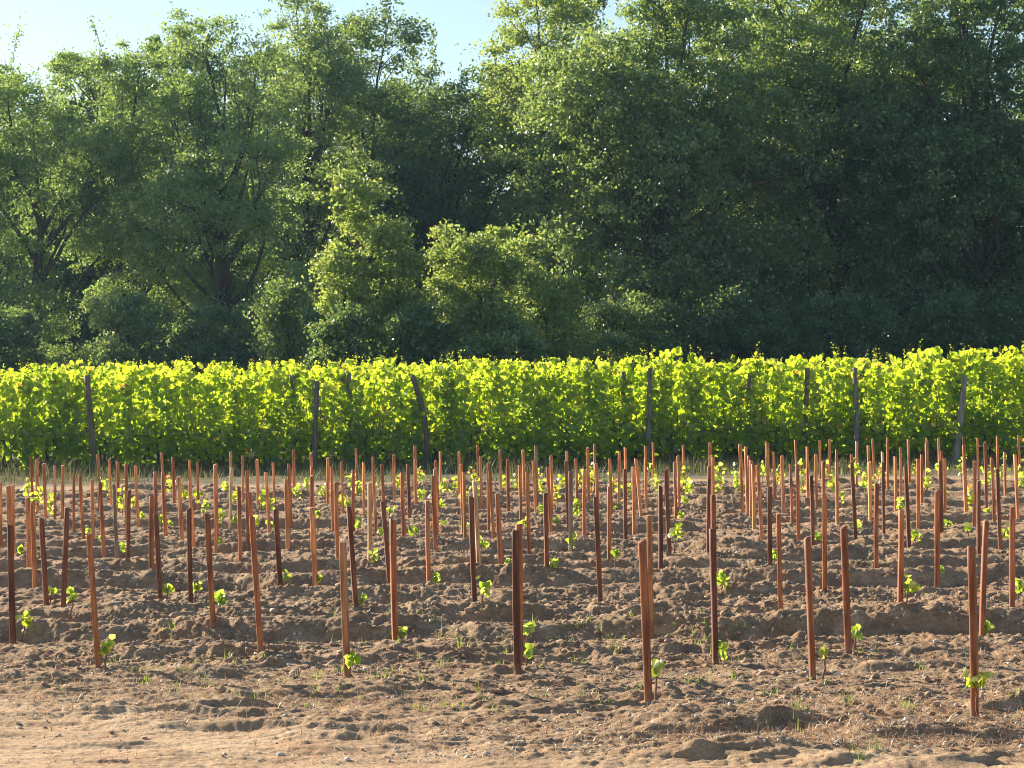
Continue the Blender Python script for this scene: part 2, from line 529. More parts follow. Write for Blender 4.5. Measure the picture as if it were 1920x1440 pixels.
g = np.random.default_rng(21)
x, y = scatter_pts(60000, 9.3, 35.5, g, till_d)
s = np.clip(g.exponential(.0042, len(x)) + .003, 0, .026) * (1 + (y - 9) * .03)
tag(lumps('soil_clods', x, y, s, M['clod'], g), 'crumbly brown clods scattered over the tilled soil', 'soil', kind='stuff')
x, y = scatter_pts(22000, 9.2, 33, g, lambda x, y: np.clip(vnoise(x * .9, y * .9, 137) * 1.5 - .3, .08, 1))
s = np.clip(g.exponential(.0028, len(x)) + .0026, 0, .014) * (1 + (y - 9) * .03)
tag(lumps('pebbles', x, y, s, M['pebble'], g, smooth_=True), 'small pale pebbles lying in the soil', 'pebbles', kind='stuff')


def blades(name, x, y, h, wd, m, g, lean=.4, seg=3, tint=None, z=None):
    """curved tapering blades"""
    n = len(x)
    if z is None: z = gz_full(x, y)
    az = g.uniform(0, 6.28, n); ln = g.uniform(0, lean, n) * h * 1.6
    side = np.stack([-np.sin(az), np.cos(az), 0 * az], -1); d = np.stack([np.cos(az), np.sin(az), 0 * az], -1)
    base = np.stack([x, y, z - .004], -1)
    rows = []
    for k in range(seg + 1):
        t = k / seg
        p = base + d * (ln * t * t)[:, None] + np.array([0, 0, 1.]) * (h * (t - .25 * t * t * (ln / h)))[:, None]
        wk = wd * (1 - t * .92)
        rows += [p - side * wk[:, None] * .5, p + side * wk[:, None] * .5]
    V = np.stack(rows, 1)
    q = np.array([[2 * k, 2 * k + 1, 2 * k + 3, 2 * k + 2] for k in range(seg)])
    Fx = q[None] + (np.arange(n) * 2 * (seg + 1))[:, None, None]
    tt = np.repeat(g.uniform(0, 1, n) if tint is None else tint, seg)
    return mesh_np(name, V, 4, Fx, m, tint=tt)


# dead straw lying on the soil, denser in the weedy strip
def straw_d(x, y):
    strip = smooth(9.5, 10.6, y + .3 * x) * (1 - smooth(12.0, 14.0, y + .12 * x))
    return np.clip(.14 + strip, 0, 1) * np.clip(vnoise(x * 1.5, y * 2, 141) * 1.9 - .45, .03, 1)


x, y = scatter_pts(120000, 9.2, 32, g, straw_d, 2.0)
h = g.uniform(.007, .028, len(x)) * g.choice([1, 1, 1, 2.2], len(x))
lay = blades('dead_straw', x, y, h, g.uniform(.002, .005, len(x)), M['straw'], g, lean=2.4, seg=2)
wd_x, wd_y = scatter_pts(26000, 9.2, 20, g, lambda x, y: np.clip(.05 + smooth(9.0, 9.9, y + .5 * x) * (1 - smooth(12.2, 14.0, y + .12 * x)), 0, 1) * np.clip(vnoise(x * 1.3, y * 2.2, 145) * 2.6 - .8, .03, 1), 1.7)
lit = blades('dead_weeds', wd_x, wd_y, g.uniform(.015, .06, len(wd_x)), g.uniform(.004, .008, len(wd_x)), M['straw'], g, lean=2.0, seg=3)
tag(lit, 'tangles of dead rust coloured and straw coloured weeds in front of the stakes', 'dead weeds', kind='stuff')
tag(lay, 'pale dead straw and roots littering the soil', 'straw', kind='stuff')

# green seedlings in the weedy strip
tx, ty = scatter_pts(420, 9.7, 14.0, g, lambda x, y: smooth(9.9, 10.8, y + .3 * x) * np.clip(vnoise(x * 1.1 + 4, y * 1.3, 151) * 2 - .5, 0, 1), 1.0)
for cx, cy in [(235 * 4, 0)]: pass
extra = [(640, 1268), (535, 1290), (560, 1270), (600, 1275), (715, 1275), (735, 1275), (795, 1285), (935, 1250), (850, 1215), (865, 1222), (1155, 1225), (1375, 1285), (1440, 1310), (1590, 1325), (1705, 1335), (1495, 1330), (1615, 1430), (1640, 1420), (1915, 1325), (775, 1330), (215, 1255), (265, 1285), (15, 1270), (340, 1262), (375, 1275), (445, 1255)]
e = np.array([on_ground(a, b)[:2] for a, b in extra])
tx = np.concatenate((tx, np.repeat(e[:, 0], 2))); ty = np.concatenate((ty, np.repeat(e[:, 1], 2)))
k = 7
bx = np.repeat(tx, k) + g.normal(0, .022, len(tx) * k); by = np.repeat(ty, k) + g.normal(0, .03, len(tx) * k)
hh = np.repeat(g.uniform(.025, .09, len(tx)), k) * g.uniform(.5, 1.2, len(bx))
tag(blades('weeds', bx, by, hh, g.uniform(.003, .0075, len(bx)), M['grass'], g, lean=.8), 'sparse green seedlings and grass sprouting in front of the stakes', 'weeds', kind='stuff')

# rank grass under the hedge
n = 60000
x = g.uniform(-14, 14, n); y = 38.6 + 18.0 * g.uniform(0, 1, n)
dn = np.clip(vnoise(x * .8, y * .8, 161) * 1.7 - .25, .1, 1) * smooth(38.4, 41, y)
kk = dn > g.uniform(0, 1, n); x, y = x[kk], y[kk]
hh = (.10 + .34 * vnoise(x * .9, y * .9, 163)) * g.uniform(.4, 1.2, len(x)) * smooth(38, 42, y)
tag(blades('dry_grass', x, y, hh + .02, g.uniform(.008, .02, len(x)), M['dry_grass'], g, lean=.5, z=macro(x, y)), 'rank half dry grass growing under the mature vines', 'grass', kind='stuff')

# one larger stone
g2 = np.random.default_rng(5)
p = on_ground(1010, 1090)
V = []; Fs = []
us = 14; vs = 9
for j in range(vs):
    for i in range(us):
        a = 2 * math.pi * i / us; b = -math.pi / 2 + math.pi * j / (vs - 1)
        v = np.array([math.cos(a) * math.cos(b) * .085, math.sin(a) * math.cos(b) * .07, math.sin(b) * .055])
        v *= 1 + .22 * math.sin(3 * a + 1) * math.cos(b) * .5 + .10 * math.sin(5 * b + 2 * a)
        V.append(v)
for j in range(vs - 1):
    for i in range(us): Fs.append((j * us + i, j * us + (i + 1) % us, (j + 1) * us + (i + 1) % us, (j + 1) * us + i))
st = mesh_np('stone', V, 4, Fs, M['stone'], smooth_=True, tint=np.full(len(Fs), .5))
st.location = (p.x, p.y, p.z + .035)
tag(st, 'pale brown rounded stone half buried between two stakes near the picture centre', 'stone')

# ------------------------------------------------------------------ stakes
# crop origin x, then rows (x top, y top, x base, y base, tone[, lit]) in quarter pixels of that crop, y from 820; base 0 = hidden
TONE = {'o': (.74, .32, .13), 'r': (.56, .21, .085), 'd': (.26, .10, .05), 'g': (.34, .27, .22), 't': (.64, .33, .16), 'p': (.80, .52, .30)}
SA = [(5, 340, 12, 885, 'o'), (62, 365, 0, 0, 'o'), (93, 360, 108, 920, 'o'), (75, 660, 98, 1576, 'd'), (232, 145, 0, 0, 'r'), (278, 165, 285, 575, 'o'), (330, 200, 342, 630, 'o'), (410, 215, 410, 680, 't'), (472, 215, 470, 690, 'o'), (552, 282, 553, 765, 'r'), (600, 285, 628, 800, 'r'), (208, 455, 220, 1075, 'o'), (250, 495, 265, 1205, 'o'), (305, 610, 350, 1290, 'd'), (500, 530, 475, 1350, 'd'), (665, 735, 740, 1765, 'r'), (693, 320, 700, 860, 'o'), (735, 130, 0, 0, 'r'), (748, 340, 780, 920, 'r'), (820, 165, 840, 570, 'o'), (880, 185, 893, 620, 'o'), (853, 358, 880, 965, 'g'), (945, 205, 0, 0, 'r'), (970, 400, 962, 1040, 'd'), (1018, 215, 1043, 705, 'o'), (1163, 262, 0, 0, 'r'), (1135, 445, 1138, 1145, 'r'), (1213, 115, 0, 0, 'r'), (1222, 265, 1248, 770, 'r'), (1170, 578, 1205, 1255, 'd'), (1297, 152, 1308, 540, 'r'), (1343, 298, 1370, 835, 'o'), (1422, 172, 0, 0, 'o'), (1425, 330, 1462, 895, 'o'), (1482, 190, 1490, 625, 'r'), (1415, 538, 1435, 1300, 'd'), (1617, 205, 0, 0, 'o'), (1617, 320, 1618, 920, 'o'), (1555, 575, 1605, 1440, 'r'), (1730, 110, 0, 0, 'o'), (1737, 230, 1728, 710, 'p'), (1790, 370, 1802, 1025, 'r'), (1822, 140, 1822, 530, 'o'), (1853, 250, 0, 0, 'r'), (1872, 415, 0, 0, 'r'), (1890, 600, 1960, 1645, 'r')]
SB = [(8, 170, 22, 600, 'o'), (75, 265, 100, 795, 'o'), (128, 190, 140, 560, 'o'), (225, 320, 240, 875, 'o'), (245, 200, 262, 660, 'r'), (282, 95, 287, 490, 'r'), (412, 125, 0, 0, 'o'), (418, 222, 0, 0, 'r'), (418, 292, 425, 860, 'o'), (422, 530, 448, 1225, 'o'), (148, 545, 190, 1215, 'd'), (540, 155, 540, 575, 'o'), (567, 225, 580, 735, 'r'), (600, 338, 620, 1000, 'r'), (643, 185, 660, 605, 'o'), (652, 790, 690, 1825, 't', 'R'), (697, 525, 755, 1390, 'd'), (730, 250, 735, 750, 'r'), (750, 82, 762, 480, 'o'), (808, 190, 812, 635, 'o'), (878, 148, 0, 0, 'o'), (880, 272, 912, 820, 'o'), (852, 345, 852, 1050, 'p', 'L'), (945, 205, 0, 0, 'r'), (950, 485, 1005, 1160, 'd'), (1027, 620, 1050, 1585, 'r', 'L'), (1033, 135, 1040, 540, 'o'), (1097, 270, 1115, 850, 'r'), (1138, 203, 1155, 700, 'd'), (1192, 68, 0, 0, 'r'), (1197, 170, 1203, 590, 'o'), (1285, 480, 1300, 1180, 'r'), (1347, 180, 0, 0, 'o'), (1342, 238, 0, 0, 'o'), (1328, 295, 1352, 945, 'r'), (1382, 108, 1385, 460, 'o'), (1523, 110, 1525, 530, 'o'), (1540, 203, 0, 0, 'r'), (1558, 265, 1565, 795, 'o'), (1615, 447, 1645, 1365, 'd'), (1640, 335, 0, 0, 'p', 'L'), (1662, 60, 0, 0, 'r'), (1685, 145, 1692, 575, 'o'), (1743, 195, 0, 0, 'r'), (1753, 255, 1785, 800, 'o'), (1810, 425, 1840, 1080, 'r'), (1830, 97, 1838, 480, 'o'), (1888, 168, 1897, 620, 'r')]
SC_ = [(82, 95, 92, 520, 'o'), (57, 212, 65, 660, 'o'), (180, 62, 0, 0, 'g'), (160, 178, 182, 640, 'o'), (115, 262, 130, 905, 'r'), (28, 702, 46, 1805, 'd'), (52, 655, 0, 0, 'r'), (293, 138, 300, 620, 'o'), (267, 225, 297, 765, 'r'), (250, 420, 265, 1125, 'd'), (410, 103, 0, 0, 'o'), (405, 180, 0, 0, 'd'), (440, 255, 440, 925, 'g'), (480, 160, 490, 600, 'o'), (568, 80, 575, 510, 'o'), (545, 245, 545, 785, 'o'), (622, 50, 0, 0, 'r'), (630, 197, 0, 0, 'o'), (628, 452, 665, 1290, 'd'), (733, 165, 0, 0, 'o'), (730, 375, 732, 1030, 'r'), (807, 108, 805, 530, 'o'), (850, 80, 0, 0, 'o'), (846, 240, 855, 875, 'd'), (912, 225, 918, 745, 'o'), (930, 162, 970, 650, 'o'), (1000, 65, 0, 0, 'o'), (1003, 155, 1010, 580, 'o'), (1058, 38, 1070, 410, 'o'), (1113, 370, 1112, 1100, 'd'), (1155, 245, 1185, 900, 'd'), (1168, 228, 0, 0, 'r'), (1220, 187, 1235, 650, 'o'), (1245, 140, 1255, 580, 'r'), (1284, 60, 0, 0, 'r'), (1286, 85, 1288, 430, 'o'), (975, 783, 1022, 1998, 'r', 'W'), (1033, 590, 1050, 1490, 'o'), (1487, 40, 0, 0, 'r'), (1478, 220, 0, 0, 'r'), (1478, 315, 1475, 960, 'd'), (1495, 140, 0, 0, 'o'), (1508, 150, 0, 0, 'o'), (1508, 435, 0, 0, 'r'), (1502, 690, 1525, 1725, 'd', 'L'), (1710, 55, 0, 0, 'o'), (1752, 72, 0, 0, 'o'), (1777, 140, 0, 0, 'o'), (1793, 175, 1793, 655, 'o', 'L'), (1808, 205, 1815, 750, 'o', 'L'), (1842, 212, 1878, 880, 'r'), (1905, 30, 0, 0, 'r'), (1914, 45, 0, 0, 'o')]
SD = [(0, 45, 0, 0, 'o'), (37, 107, 55, 545, 'o'), (105, 140, 118, 625, 'o'), (12, 375, 20, 1075, 'd'), (80, 580, 98, 1420, 'r'), (167, 203, 185, 700, 'r'), (205, 22, 0, 0, 'r', 'L'), (222, 205, 232, 820, 'r'), (295, 72, 300, 495, 'o'), (360, 130, 365, 560, 'o'), (325, 290, 335, 920, 'd'), (388, 25, 392, 370, 'o'), (415, 178, 0, 0, 'r'), (422, 425, 425, 1210, 'r'), (463, 17, 470, 420, 'o'), (515, 95, 0, 0, 'o'), (515, 187, 518, 715, 'o', 'L'), (297, 755, 335, 1845, 'r', 'L'), (570, 675, 605, 1617, 'r'), (628, 130, 0, 0, 'o'), (630, 185, 662, 830, 'd'), (665, 30, 665, 405, 'o'), (752, 62, 0, 0, 'o', 'L'), (762, 187, 770, 670, 'o'), (783, 15, 800, 340, 'r'), (818, 352, 815, 1020, 'r'), (858, 112, 0, 0, 'p', 'L'), (864, 190, 870, 785, 'd'), (898, 5, 900, 412, 'r'), (953, 147, 962, 612, 'o', 'L'), (993, 77, 997, 500, 'o'), (1030, 225, 1060, 900, 'd'), (1052, 17, 1062, 385, 'o', 'L'), (998, 550, 988, 1370, 'r'), (1123, 165, 1125, 680, 'o'), (1152, 130, 1155, 570, 'r'), (1192, 15, 0, 0, 'r'), (1187, 47, 1190, 455, 'o', 'L'), (1268, 405, 1270, 1175, 'r'), (1280, 5, 0, 0, 'o'), (1302, 102, 0, 0, 'r'), (1295, 175, 1305, 780, 'd'), (1322, 160, 1325, 620, 'o'), (1465, -1, 0, 0, 'r'), (1468, 60, 0, 0, 'r'), (1468, 150, 1485, 600, 'o', 'L'), (1548, 182, 1545, 750, 'r'), (1573, 10, 0, 0, 'o'), (1582, 333, 1582, 995, 'd'), (1628, 40, 0, 0, 'o'), (1628, 110, 1640, 555, 'g', 'L'), (1678, 157, 1698, 665, 'o'), (1718, -8, 0, 0, 'o'), (1722, 240, 1742, 850, 'd'), (1637, 635, 1605, 1550, 'r', 'L'), (1520, 823, 1548, 2120, 'r', 'W'), (1775, 115, 1780, 500, 'o'), (1832, 525, 1833, 1310, 'r'), (1850, 130, 1875, 635, 'o', 'L'), (1878, -16, 0, 0, 'o')]
STK = []
for ox, lst in ((0, SA), (480, SB), (960, SC_), (1440, SD)):
    for t in lst:
        xt, yt, xb, yb, tone = t[:5]
        lit = t[5] if len(t) > 5 else ''
        STK.append([ox + xt / 4, 820 + yt / 4, (ox + xb / 4) if yb else None, (820 + yb / 4) if yb else None, tone, lit])


def ordinal(n):
    w_ = ['', 'first', 'second', 'third', 'fourth', 'fifth', 'sixth', 'seventh', 'eighth', 'ninth', 'tenth', 'eleventh', 'twelfth', 'thirteenth', 'fourteenth', 'fifteenth', 'sixteenth', 'seventeenth', 'eighteenth', 'nineteenth', 'twentieth']
    if n <= 20: return w_[n]
    if n == 30: return 'thirtieth'
    return ('twenty-' if n < 30 else 'thirty-') + w_[n % 10]


def stake_mesh(p0, p1, wdt, rot, g):
    """square sawn stake, slightly waney, softened edges"""
    ax = (p1 - p0); L = ax.length; ax.normalize()
    a = Vector((math.cos(rot), math.sin(rot), 0)); a = (a - ax * a.dot(ax)).normalized(); b = ax.cross(a)
    hw = wdt / 2; c = hw * .72
    prof = [(hw, c), (c, hw), (-c, hw), (-hw, c), (-hw, -c), (-c, -hw), (c, -hw), (hw, -c)]
    V = []; Fc = []; sz = []; segs = 9
    bow = Vector((g.uniform(-1, 1), g.uniform(-1, 1), 0)) * L * .006
    for i in range(segs + 1):
        t = i / segs
        s_ = 1 + g.uniform(-.035, .035); off = bow * math.sin(t * math.pi)
        cc = ax * (L * t) + off
        for (u, v) in prof: V.append(cc + a * u * s_ + b * v * s_)
    tilt = g.uniform(-.25, .25)
    for q in range(8):
        V[segs * 8 + q] = V[segs * 8 + q] + ax * prof[q][0] * tilt * 2
    for q in range(8):
        v = V[segs * 8 + q]; V.append((v - ax * L - bow * 0) * .86 + ax * L * 1.0 + ax * .0035)
    for i in range(segs + 1):
        for q in range(8):
            r_ = (q + 1) % 8; Fc += [i * 8 + q, i * 8 + r_, (i + 1) * 8 + r_, (i + 1) * 8 + q]; sz.append(4)
    Fc += list(range((segs + 1) * 8, (segs + 2) * 8)); sz.append(8)
    return V, Fc, sz


stakes = []
for xt, yt, xb, yb, tone, lit in STK:
    if yb is None:
        Y = 25.0
        for _ in range(12):
            d = ray(xt, yt); zt = ground_z(d.x / d.y * Y, Y) + .775
            Y = (zt - CAM_H) / (d.z / d.y)
        Y = min(Y, 35.4)
        top = at_depth(xt, yt, Y)
        lean = R.uniform(-.01, .03)
        base = Vector((top.x + lean, Y, ground_z(top.x, Y)))
    else:
        base = on_ground(xb, yb)
        top = at_depth(xt, yt, base.y)
    lx = top - base
    top = top + Vector((0, R.uniform(-.015, .015), 0))
    dirv = (top - base).normalized()
    rot = math.radians(R.uniform(50, 88) if R.random() < .5 else R.uniform(3, 15))
    wdt = R.uniform(.029, .035)
    if lit == 'L': rot = math.radians(R.uniform(16, 24))
    elif lit == 'R': rot = math.radians(-18)
    elif lit == 'W': rot = math.radians(58); wdt = .033
    
    stakes.append(dict(base=base, top=top, rot=rot, w=wdt, tone=tone, lit=lit, px=xt))

BANDS = [(0, 13.2, 'front stakes'), (13.2, 17, 'second band of stakes'), (17, 21.5, 'middle stakes'), (21.5, 26.5, 'fourth band of stakes'), (26.5, 31.5, 'fifth band of stakes'), (31.5, 99, 'farthest stakes')]
TN = {'o': 'orange-brown', 'r': 'red-brown', 'd': 'dark brown', 'g': 'greyish', 't': 'tan', 'p': 'pale'}
for lo, hi, nm in BANDS:
    b_ = sorted([q for q in stakes if lo <= q['base'].y < hi], key=lambda q: q['px'])
    for i, q in enumerate(b_):
        side = ('left', i + 1) if i < len(b_) / 2 else ('right', len(b_) - i)
        q['place'] = '%s from the %s among the %s' % (ordinal(side[1]), side[0], nm)
        q['label'] = '%s stake%s, %s' % (TN[q['tone']], ' with bright left edge' if q['lit'] == 'L' else '', q['place'])
        q['band'] = nm
for q in stakes:
    dirv = (q['top'] - q['base']).normalized()
    p0 = q['base'] - dirv * .10
    V, Fc, sz = stake_mesh(p0, q['top'], q['w'], q['rot'], R)
    o = mesh_np('wooden_stake', [tuple(v) for v in V], sz, Fc, M['stake'])
    o.location = p0
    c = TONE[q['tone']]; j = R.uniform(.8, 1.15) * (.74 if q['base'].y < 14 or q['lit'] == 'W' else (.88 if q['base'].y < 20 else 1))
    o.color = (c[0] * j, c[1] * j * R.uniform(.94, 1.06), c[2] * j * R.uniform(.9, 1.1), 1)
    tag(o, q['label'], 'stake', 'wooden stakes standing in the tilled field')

# ------------------------------------------------------------------ young vines
# (foliage x, y, foliage size, base x, base y) in photograph pixels
YV = [(47, 1162, 32, 36, 1211), (135, 1118, 24, 131, 1160), (96, 1106, 15, 92, 1140), (200, 1214, 30, 194, 1262), (314, 1103, 20, 309, 1136), (369, 1100, 20, 364, 1142), (412, 1120, 26, 405, 1179), (536, 1083, 18, 530, 1122), (598, 1086, 14, 598, 1127), (679, 1124, 20, 674, 1168), (655, 1235, 34, 662, 1279), (752, 1186, 22, 750, 1216), (598, 963, 18, 592, 1010), (818, 1083, 20, 814, 1118), (908, 1100, 30, 898, 1162), (952, 1052, 26, 950, 1090), (903, 1018, 24, 896, 1062), (990, 1180, 26, 985, 1240), (988, 1222, 22, 984, 1262), (1037, 1055, 28, 1032, 1102), (1228, 1250, 32, 1229, 1306), (1229, 1158, 16, 1228, 1190), (1356, 1085, 28, 1345, 1130), (1352, 1212, 28, 1348, 1250), (1267, 1000, 28, 1262, 1048), (1155, 1037, 16, 1151, 1078), (1548, 1222, 22, 1540, 1282), (1604, 1188, 22, 1600, 1222), (1452, 1042, 16, 1448, 1075), (1703, 1098, 32, 1695, 1163), (1716, 1003, 24, 1710, 1046), (1607, 985, 24, 1607, 1022), (1530, 1008, 22, 1530, 1045), (1777, 982, 16, 1774, 1010), (1883, 997, 22, 1881, 1035), (1912, 1100, 26, 1904, 1145), (1850, 1172, 18, 1845, 1208), (1828, 1276, 44, 1838, 1352), (1765, 1069, 12, 1762, 1100), (700, 1040, 24, 697, 1078), (672, 980, 18, 667, 1010), (775, 997, 22, 768, 1030), (714, 997, 14, 713, 1022), (830, 980, 18, 828, 1005), (828, 945, 20, 826, 970), (872, 984, 20, 872, 1012), (731, 957, 18, 729, 985), (1283, 937, 18, 1279, 968), (1277, 967, 14, 1274, 985), (1690, 950, 28, 1686, 985), (1015, 953, 18, 1012, 980), (985, 977, 14, 982, 998), (1042, 978, 16, 1040, 1002), (1072, 1013, 24, 1080, 1055), (1152, 948, 16, 1150, 975), (1080, 943, 20, 1078, 968), (165, 993, 14, 161, 1020), (188, 1010, 12, 183, 1038), (232, 1025, 16, 227, 1058), (40, 1032, 14, 33, 1070), (268, 967, 18, 268, 992), (303, 972, 16, 300, 1000), (318, 985, 14, 316, 1010), (413, 964, 20, 410, 992), (440, 974, 18, 438, 1000), (413, 1015, 10, 412, 1035), (482, 978, 16, 480, 1005), (505, 984, 14, 503, 1010), (1077, 958, 18, 1076, 985), (1815, 990, 14, 1812, 1020), (1770, 925, 14, 1768, 950), (1852, 960, 14, 1850, 985), (1579, 930, 16, 1577, 958)]
BARE = [(505, 1190, 500, 1232), (1471, 1145, 1470, 1175), (497, 1062, 496, 1092), (1649, 1040, 1648, 1072), (1503, 990, 1502, 1018), (1475, 955, 1474, 980), (1664, 985, 1662, 1010), (551, 962, 549, 985), (1196, 985, 1195, 1006), (1895, 965, 1893, 985), (345, 970, 345, 1000), (1245, 1063, 1244, 1092)]
FARV = [(52, 918, 26), (70, 935, 34), (95, 945, 30), (193, 906, 20), (200, 920, 22), (228, 935, 30), (250, 945, 18), (318, 908, 22), (347, 925, 26), (368, 930, 30), (383, 946, 24), (425, 906, 24), (440, 930, 20), (490, 932, 30), (504, 942, 28), (555, 922, 20), (577, 905, 20), (605, 922, 22), (640, 945, 20), (650, 940, 18), (658, 903, 26), (672, 915, 24), (705, 910, 24), (745, 905, 24), (788, 890, 26), (790, 926, 28), (832, 912, 24), (853, 912, 22), (872, 935, 22), (890, 895, 28), (896, 925, 22), (945, 905, 26), (968, 905, 24), (1010, 892, 26), (1014, 910, 22), (1040, 925, 26), (1052, 905, 24), (1090, 898, 24), (1108, 888, 28), (1110, 900, 22), (1150, 908, 30), (1178, 915, 30), (1219, 893, 28), (1232, 905, 26), (1285, 893, 28), (1288, 912, 22), (1345, 885, 30), (1348, 905, 24), (1380, 888, 24), (1388, 910, 28), (1430, 882, 22), (1458, 895, 30), (1503, 880, 24), (1506, 903, 26), (1555, 890, 26), (1562, 905, 18), (1605, 880, 24), (1622, 895, 28), (1630, 908, 24), (1652, 885, 26), (1716, 878, 28), (1735, 900, 26), (1765, 876, 22), (1802, 874, 24), (1818, 940, 22), (1815, 925, 20), (1848, 890, 26), (1860, 895, 28), (1878, 880, 28), (1915, 880, 22), (1912, 905, 20)]
for (x_, y_, s_) in FARV: YV.append((x_, y_, s_, x_ + R.uniform(-3, 3), max(y_ + s_ * .55 + 14, 925 + (960 - x_) * .012) + R.uniform(0, 6), 'F'))
yinfo = []
for t in YV:
    far = len(t) > 5
    b_ = on_ground(t[3], t[4])
    if b_.y > 35.3: b_ = Vector((b_.x * 35.3 / b_.y, 35.3, ground_z(b_.x * 35.3 / b_.y, 35.3)))
    yinfo.append(dict(px=t[0], b=b_, c=at_depth(t[0], t[1], b_.y), s=t[2] / F * b_.y, far=far))
for t in BARE:
    b_ = on_ground(t[2], t[3])
    yinfo.append(dict(px=t[0], b=b_, c=at_depth(t[0], t[1], b_.y), s=0, far=False))
YB = [(0, 13.2, 'front'), (13.2, 17, 'second'), (17, 21.5, 'middle'), (21.5, 26.5, 'fourth'), (26.5, 31.5, 'second farthest'), (31.5, 99, 'farthest')]
for lo, hi, nm in YB:
    b_ = sorted([q for q in yinfo if lo <= q['b'].y < hi], key=lambda q: q['px'])
    for i, q in enumerate(b_):
        side = ('left', i + 1) if i < len(b_) / 2 else ('right', len(b_) - i)
        look = 'bare young vine stub without leaves' if q['s'] == 0 else ('taller young vine with yellow-green leaves' if q['far'] else ('tiny young vine with few leaves' if q['s'] < .07 else 'small young vine with bright lime leaves'))
        q['label'] = '%s, %s from the %s in the %s row' % (look, ordinal(side[1]), side[0], nm)
for q in yinfo:
    root = empty('young_vine', q['b'])
    g = np.random.default_rng(R.randrange(10 ** 6))
    c = np.array(q['c'] - q['b']); s_ = q['s']
    tb = Tubes()
    topz = c - np.array([0, 0, s_ * .25])
    pts = np.linspace([0, 0, -.03], topz, 6); pts[1:-1, :2] += g.normal(0, .004, (4, 2))
    tb.add(pts, np.linspace(.0065, .0045, 6) if not q['far'] else np.linspace(.006, .0035, 6), 6)
    if s_ == 0:
        tb.add(np.linspace(topz - [0, 0, .03], topz + [0, 0, .006], 3), [.008, .0095, .002], 6)
    st_ = tb.build('stem', M['graft'] if R.random() < .6 else M['cane'], root)
    if s_ > 0:
        nl = int(np.clip(7 + (s_ / .028) ** 1.6, 7, 26)) if not q['far'] else int(np.clip(10 + s_ * 50, 12, 26))
        P = c + g.normal(0, 1, (nl, 3)) * np.array([.20, .20, .24 if not q['far'] else .34]) * s_
        sizes = g.uniform(.75, 1.25, nl) * (min(.046, .024 + s_ * .24) if not q['far'] else .058)
        nor = g.normal(size=(nl, 3)) * .8 + np.array([-.2, -.75, .35])
        V, Fx = vine_leaves(P, nor, sizes, g, .9)
        tint = g.uniform(0, .86, nl)
        if q['far']: tint = np.where(g.uniform(0, 1, nl) < (.05 if R.random() < .8 else .35), g.uniform(.88, 1, nl), g.uniform(.3, .88, nl))
        mesh_np('foliage', V, 4, Fx, M['leaf_young'], root, tint=np.repeat(tint, 2))
        pt = Tubes()
        for k in range(nl):
            a = topz + (c - topz) * g.uniform(-.2, 1.0)
            mid = (a + P[k]) / 2 + np.array([0, 0, .008])
            pt.add([a, mid, P[k]], [.0016, .0013, .001], 3)
        pt.build('leaf_stalks', M['cane'], root)
    tag(root, q['label'], 'young vine', 'young vines planted beside the stakes')

# ------------------------------------------------------------------ mature grapevine hedge
HY = 46.7
HZ = 2.19


def vine_variant(seed):
    g = np.random.default_rng(seed)
    n = 620
    # canopy denser toward the top and ragged underneath, as columns of shoots
    ns = 13
    sx = np.linspace(-.6, .6, ns) + g.normal(0, .04, ns)
    top = HZ - .08 + g.normal(0, .07, ns) + .17 * np.sin(np.linspace(0, g.uniform(6, 11), ns) + g.uniform(0, 6)); bot = g.uniform(.05, .5, ns)
    P = []; Nn = []
    tb = Tubes()
    for i in range(ns):
        y0 = g.normal(0, .10)
        k = int(g.choice([22, 40, 60, 90, 105]))
        t = g.uniform(0, 1, k) ** .85
        z = bot[i] + (top[i] - bot[i]) * t
        yy = y0 + g.normal(0, .15, k) * (1.15 - .35 * t)
        xx = sx[i] + g.normal(0, .06, k)
        P.append(np.stack([xx, yy, z], -1))
        tb.add([[sx[i] * .8, 0, .75], [sx[i] * .95, y0 * .6, 1.2], [sx[i], y0, top[i] - .05]], [.008, .006, .003], 4)
    P = np.concatenate(P); n = len(P)
    out = np.stack([g.normal(0, .55, n), np.sign(P[:, 1] + g.normal(0, .12, n)) * .9, g.normal(.25, .45, n)], -1)
    V, Fx = vine_leaves(P, out, g.uniform(.075, .135, n), g, .6)
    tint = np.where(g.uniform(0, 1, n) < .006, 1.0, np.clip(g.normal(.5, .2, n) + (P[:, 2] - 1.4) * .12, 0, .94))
    tr = Tubes()
    tr.add([[0, 0, -.05], [g.normal(0, .03), .02, .25], [g.normal(0, .05), 0, .5], [0, 0, .72]], [.035, .028, .026, .03], 7)
    tr.add([[0, 0, .70], [-.25, 0, .78], [-.55, 0, .80]], [.014, .010, .006], 5)
    tr.add([[0, 0, .70], [.25, 0, .78], [.55, 0, .80]], [.014, .010, .006], 5)
    # tip shoots above the hedge
    tips = []
    for i in range(R.choice((1, 2, 3))):
        tips.append((g.uniform(-.5, .5), g.uniform(.08, .38)))
    return (V, Fx, np.repeat(tint, 2)), tr, tb, tips, g


